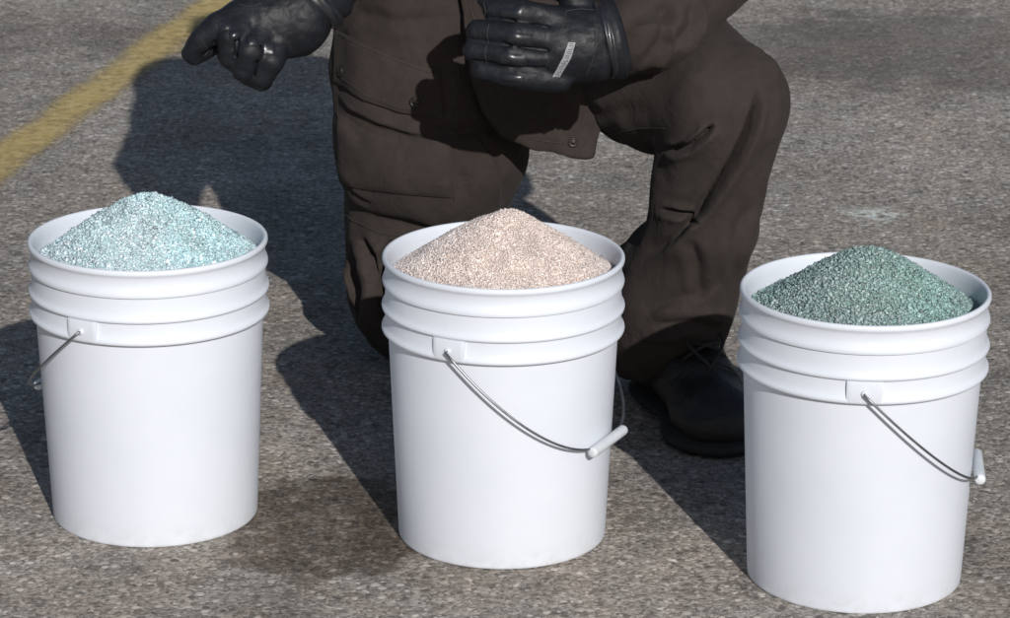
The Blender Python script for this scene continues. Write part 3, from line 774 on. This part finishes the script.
# ---- boots
def boot(M, name='boot'):
    s = SDF((-.09, -.22, -.002), (.09, .14, .26), .004)
    s.add(s.cap((0, .07, .055), (0, -.13, .05), .045, .048, (1, 1, .95)), 0)
    s.add(s.ell((.0, -.142, .046), (.057, .064, .040)), .02)
    s.add(s.cap((0, -.03, .115), (0, -.085, .088), .030, .026), .02)
    s.add(s.ell((0, -.165, .041), (.053, .043, .036)), .003)
    s.add(s.cap((0, .055, .06), (0, .045, .22), .052, .058), .03)
    s.add(s.cap((0, .02, .11), (0, -.08, .075), .045, .042), .03)
    s.cut(s.box((0, 0, -.03), (.2, .3, .052), 0), .003)
    V, Q = s.mesh('b'); N = vnormals(V, Q)
    V = V+N*(noise(V, (.03, .03, .02), 5)*.0022+noise(V, (.05, .012, .012), 6)*.0012)[:, None]; V0, Q0 = V, Q
    mt = lambda V: np.array([tuple(M @ Vector(v)) for v in V])
    up = link(name, fast_mesh('boot', mt(V), Q), M_boot, root)
    s = SDF((-.09, -.23, -.004), (.09, .14, .06), .004)
    s.add(s.cap((0, .07, .013), (0, .02, .013), .050, .042, (1, 1, .34)), 0)
    s.add(s.cap((0, .03, .013), (0, -.12, .013), .044, .056, (1, 1, .30)), .02)
    s.add(s.ell((0, -.150, .013), (.055, .061, .019)), .02)
    for k in range(9):
        s.cut(s.box((0, .09-.035*k, -.002), (.1, .006, .009), .002), .002)
    V, Q = s.mesh('sole'); V[:, 2] = np.maximum(V[:, 2], .0005)
    link('sole', fast_mesh('sole', mt(V), Q), M_sole, up).location = (0, 0, 0)
    TB = BVHTree.FromPolygons([Vector(v) for v in V0], [tuple(q) for q in Q0]); rd = []
    for yy, sp in ((-.118, .05), (-.112, .05)):
        q = []
        for i in range(25):
            x = -sp+2*sp*i/24; p, n_, _, _ = TB.ray_cast(Vector((x, yy+6*x*x, .3)), Vector((0, 0, -1)))
            if p: q.append(M @ (p+n_*.0003))
        if len(q) > 4: rd.append(tube('r', q, .0009, 6))
    if rd: link('toe_stitching', join_meshes('toe_stitching', rd), M_lace, up).location = (0, 0, 0)
    ls = []
    for k in range(5):
        y = -.085+.024*k; z = .118+.0165*k
        for a, b in (((-.030, y, z-.012), (.030, y+.018, z+.002)), ((.030, y, z-.012), (-.030, y+.018, z+.002))):
            p = [Vector(a).lerp(Vector(b), t/8) for t in range(9)]
            for i, q in enumerate(p): q.z += .016*math.sin(math.pi*i/8)+.006; q.y -= .016*math.sin(math.pi*i/8)+.004
            ls.append(tube('l', [M @ q for q in p], .0028, 8))
    for sg in (-1, 1):
        p = [Vector((sg*(.004+.022*math.sin(t*.62)), -.062-.010*t-.004, .150-.004*t*t*.35)) for t in range(7)]
        ls.append(tube('l', [M @ q for q in p], .0026, 8))
    link('laces', join_meshes('laces', ls), M_lace, up).location = (0, 0, 0)
    return up
boot(Matrix.Translation((.252, 4.325, 0)) @ Matrix.Rotation(math.radians(15), 4, 'Z') @ Matrix.Diagonal((1.02, 1.0, .95, 1)))
boot(Matrix.Translation((-.078, 5.075, .245)) @ Matrix.Rotation(math.radians(3), 4, 'Z') @ Matrix.Rotation(math.radians(180), 4, 'Z') @ Matrix.Rotation(math.radians(72), 4, 'X') @ Matrix.Translation((0, -.03, 0)))

# ---- gloves, sculpted in a frame turned to the hand: x right, y up the forearm side, z off the back of the hand
def frame(px, py, Y):
    O = W(px, py, Y); d = ray(px, py).length; sc = (O-Vector((0, 0, HC))).length/d     # metres per pixel there
    R = Matrix(((1, 0, 0), (0, ST, -CT), (0, CT, ST)))
    def g(x, y, w=0): return ((x-px)*sc, (py-y)*sc, w*sc)
    def toworld(v): return O+R @ Vector(v)
    return g, toworld, sc
def glove(px, py, Y, prims, cuts, lo, hi, seed, name='glove'):
    g, tw, sc = frame(px, py, Y)
    a, b = g(lo[0], hi[1], lo[2]), g(hi[0], lo[1], hi[2])
    s = SDF(a, b, .0017)
    for pr in prims:
        pts, rad, k = pr; d = None
        for i in range(len(pts)-1):
            c = s.cap(g(*pts[i]), g(*pts[i+1]), rad[i]*sc, rad[i+1]*sc)
            d = c if d is None else np.minimum(d, c)
            if i:
                pass
        s.add(d, k*sc)
    for pts, r, k in cuts:
        for i in range(len(pts)-1): s.cut(s.cap(g(*pts[i]), g(*pts[i+1]), r*sc, r*sc), k*sc)
    V, Q = s.mesh(name); V = smooth(V, Q, 1, .5); N = vnormals(V, Q)
    V = V+N*(noise(V, (.012, .010, .012), seed)*.0009+noise(V, (.005, .005, .005), seed+1)*.0003)[:, None]
    Wv = np.array([tuple(tw(v)) for v in V])
    o = link(name, fast_mesh(name, Wv, Q), M_leather, root)
    return o, g, tw, sc, bvh(Wv, Q)

# right-hand side of the picture: loosely closed fist, back of the hand towards us
pr = [([(592, 34, -2), (560, 30, -2)], [27, 24], 0), ([(592, 56, -4), (556, 62, -4)], [25, 22], 16), ([(575, 45, 2), (560, 46, 6)], [26, 24], 14),
      ([(568, 22, 6), (521, 14, 19), (494, 10, 8), (497, 16, -16)], [14, 13, 12, 10.5], 5),
      ([(568, 41, 10), (516, 37, 24), (478, 32, 10), (480, 38, -18)], [14, 13.2, 12, 10.5], 4),
      ([(564, 60, 8), (511, 57, 21), (474, 51, 8), (478, 56, -18)], [13.5, 12.6, 11.6, 10], 4),
      ([(560, 79, 0), (518, 78, 12), (482, 70, 2), (486, 68, -18)], [13.5, 12.2, 10.6, 9], 4),
      ([(590, 18, -12), (566, -12, -4), (530, -20, 2), (500, -12, 2), (486, -1, 4)], [18, 14, 12, 11, 9.5], 6)]
ct = [([(549, 30, 23), (500, 21, 26), (484, 20, 16)], 1.2, 3), ([(549, 52, 24), (500, 47, 30), (470, 41, 16)], 1.2, 3), ([(545, 69, 20), (500, 67, 24), (474, 61, 12)], 1.2, 3)]
gl2, g2, tw2, sc2, T2 = glove(545, 45, 4.11, pr, ct, (458, -40, -45), (632, 102, 55), 31)
def decal(name, T, poly_top, poly_bot, thick, mat, parent, nu=14, nv=6, puff=0):
    return panel(name, T, poly_top, poly_bot, thick, mat, parent, nu, nv, puff, True, 1)[0]
decal('finger_pad', T2, [(500, 8), (522, 8)], [(500, 18), (522, 19)], .0012, M_pad, gl2, puff=.0022)
decal('finger_pad', T2, [(507, 31), (533, 34)], [(506, 43), (532, 46)], .0012, M_pad, gl2, puff=.0024)
decal('finger_pad', T2, [(500, 52), (527, 55)], [(499, 63), (526, 66)], .0012, M_pad, gl2, puff=.0022)
decal('finger_pad', T2, [(502, 72), (524, 75)], [(502, 80), (523, 83)], .0010, M_pad, gl2, puff=.0018)
logo = decal('logo_strip', T2, [(568.5, 42), (563, 57), (556, 70), (552.5, 76.5)], [(575.5, 42.5), (571, 58), (563, 71), (559.5, 77)], .0007, M_patch, gl2, 20, 5)
# the strip's dark lettering, too small to read in the photograph: a row of letter-like bars
TL = bvh(logo)
marks = []
ptc = interp([(571.5, 44.5), (567, 57.5), (560, 70), (557, 75)], 9)
for i, (x, y) in enumerate(ptc):
    pat = [[(-2, -1, 2, -1), (-2, 1, 2, 1)], [(-2, 1, 2, 1), (2, 1, 2, -1)], [(-2, -1, 2, -1), (2, -1, 2, 1), (2, 1, -2, 1)]][i % 3]
    for x0, y0, x1, y1 in pat:
        q = []
        for t in (0, .5, 1):
            p, n = hit(TL, x+x0+(x1-x0)*t, y+(y0+(y1-y0)*t)*1.0)
            if p: q.append(p+n*.0002)
        if len(q) == 3: marks.append(tube('m', q, .00045, 6))
if marks:
    lo_ = link('lettering', join_meshes('lettering', marks), M_mark, logo); lo_.location = (0, 0, 0)
for p_ in ([(484, 2), (486, 12), (485, 20)], [(489, 24), (487, 34), (489, 44)], [(487, 44), (485, 54), (487, 64)], [(566, 10), (564, 24), (556, 40), (548, 62), (540, 84)],
           [(566, 11), (580, 9), (594, 10)], [(585, 76), (592, 62), (596, 40), (594, 20)]):
    seam('stitching', T2, p_, .0006, M_thread, gl2)
# cuff and wrist strap
def cuff_mesh(tw, g, A, B, radii, name, folds=3, nseg=40, nlen=16, flat=.8):
    a, b = Vector(tw(g(*A))), Vector(tw(g(*B))); d = (b-a).normalized(); u = d.orthogonal().normalized(); v = d.cross(u)
    vw = Vector((0, -CT, ST)); u = (vw-d*vw.dot(d)).normalized(); v = d.cross(u)
    V = []; Fc = []
    for i in range(nlen+1):
        t = i/nlen; c = a.lerp(b, t)
        k = t*(len(radii)-1); j = min(int(k), len(radii)-2); r = radii[j]+(radii[j+1]-radii[j])*(k-j)
        for m in range(nseg):
            an = 2*math.pi*m/nseg
            rr = r*(1+.022*math.sin(an*5+t*9)+.025*math.sin(t*folds*6.283))
            V.append(c+u*(rr*flat*math.cos(an))+v*(rr*math.sin(an)))
    for i in range(nlen):
        for m in range(nseg):
            l = (m+1) % nseg; Fc.append((i*nseg+m, i*nseg+l, (i+1)*nseg+l, (i+1)*nseg+m))
    Fc.append(tuple(range(nseg))[::-1]); Fc.append(tuple(nlen*nseg+m for m in range(nseg)))
    me = mesh(name, V, Fc)
    bm = bmesh.new(); bm.from_mesh(me); bmesh.ops.recalc_face_normals(bm, faces=bm.faces); bm.to_mesh(me); bm.free()
    return me
link('cuff', cuff_mesh(tw2, g2, (578, 46, -6), (622, 34, -10), [r*sc2 for r in (30, 35, 40, 41, 37.5, 39, 43, 41, 38)], 'cuff', 5), M_leather, gl2).location = (0, 0, 0)
st = link('wrist_strap', cuff_mesh(tw2, g2, (601, 40, -7), (611, 37, -8), [r*sc2 for r in (38, 40.2, 40.4, 40.4, 40.2, 38)], 'wrist_strap', 0), M_pad, gl2); st.location = (0, 0, 0)

# left-hand side: hand held out over the bucket, index finger and thumb pinching, the others curled under
pr = [([(300, 12, -6), (262, 22, 2)], [33, 27], 0), ([(296, 30, -6), (272, 42, 0)], [26, 20], 16), ([(256, 8, -4), (240, 20, 4)], [22, 18], 16),
      ([(240, 18, 8), (220, 28, 22), (203, 41, 18), (190, 55, 10)], [16, 14, 12, 8], 6),
      ([(250, 24, 12), (234, 40, 27), (232, 56, 20), (244, 66, 4)], [16, 15.5, 14, 12], 4),
      ([(264, 33, 12), (252, 53, 28), (246, 70, 18), (254, 76, 2)], [16, 15, 13.5, 12], 4),
      ([(280, 42, 6), (272, 62, 20), (263, 77, 12), (262, 80, -2)], [15, 14, 12.5, 11], 4),
      ([(250, 12, -14), (224, 30, -10), (208, 46, -4), (196, 58, 4)], [18, 14, 11.5, 8.5], 6)]
ct = [([(246, 30, 28), (240, 44, 38), (240, 56, 34), (246, 68, 22)], 1.9, 2.5), ([(258, 38, 26), (262, 50, 34), (258, 64, 32), (255, 78, 20)], 1.9, 2.5), ([(218, 44, 26), (216, 56, 26), (222, 66, 18)], 2.2, 2.5), ([(228, 60, 38), (240, 63, 40)], 1.0, 2), ([(244, 74, 32), (256, 76, 32)], 1.0, 2)]
gl1, g1, tw1, sc1, T1 = glove(255, 40, 4.08, pr, ct, (175, -40, -50), (340, 104, 60), 41)
for top, bot in ([[(216, 22), (228, 17)], [(221, 32), (233, 27)]], [[(229, 31), (240, 29)], [(230, 41), (241, 39)]], [[(246, 36), (257, 34)], [(247, 47), (258, 46)]], [[(264, 42), (275, 42)], [(264, 54), (275, 54)]]):
    decal('knuckle_pad', T1, top, bot, .0010, M_pad, gl1, 10, 8, puff=.0026)
for p_ in ([(202, 40), (208, 50), (204, 56)], [(238, 4), (250, 7), (262, 3)]):
    seam('stitching', T1, p_, .0006, M_thread, gl1)
link('cuff', cuff_mesh(tw1, g1, (292, 14, -8), (326, -26, -14), [r*sc1 for r in (32, 36, 38, 40, 41, 41, 39)], 'cuff'), M_leather, gl1).location = (0, 0, 0)
st = link('wrist_strap', cuff_mesh(tw1, g1, (303, 3, -9), (313, -9, -11), [r*sc1 for r in (37, 41.5, 42, 42, 41.5, 38)], 'wrist_strap', 0), M_pad, gl1); st.location = (0, 0, 0)
for g_ in (gl1, gl2): g_.name = 'glove'

# ------------------------------------------------------------------ daylight
w = bpy.data.worlds.new('World'); scene.world = w; w.use_nodes = True
nt = w.node_tree; bg = nt.nodes['Background']; sk = nt.nodes.new('ShaderNodeTexSky'); sk.sky_type = 'NISHITA'; sk.sun_disc = False
SD = Vector((.505, -1.81, 1.0)).normalized(); el = math.asin(SD.z)
sk.sun_elevation = el; sk.sun_rotation = math.atan2(SD.x, SD.y); nt.links.new(sk.outputs[0], bg.inputs[0]); bg.inputs[1].default_value = .06
sun = bpy.data.lights.new('sun', 'SUN'); sun.energy = 3.75; sun.angle = math.radians(.55); sun.color = (1, .975, .945)
so = bpy.data.objects.new('sun', sun); so.rotation_euler = (-SD).to_track_quat('-Z', 'Y').to_euler(); so.location = (1, -3, 4); col.objects.link(so)
scene.view_settings.view_transform = 'Standard'; scene.view_settings.look = 'None'; scene.view_settings.gamma = 1
scene.view_settings.exposure = 0
scene.render.engine = 'CYCLES'
if '_loc' in root: del root['_loc']
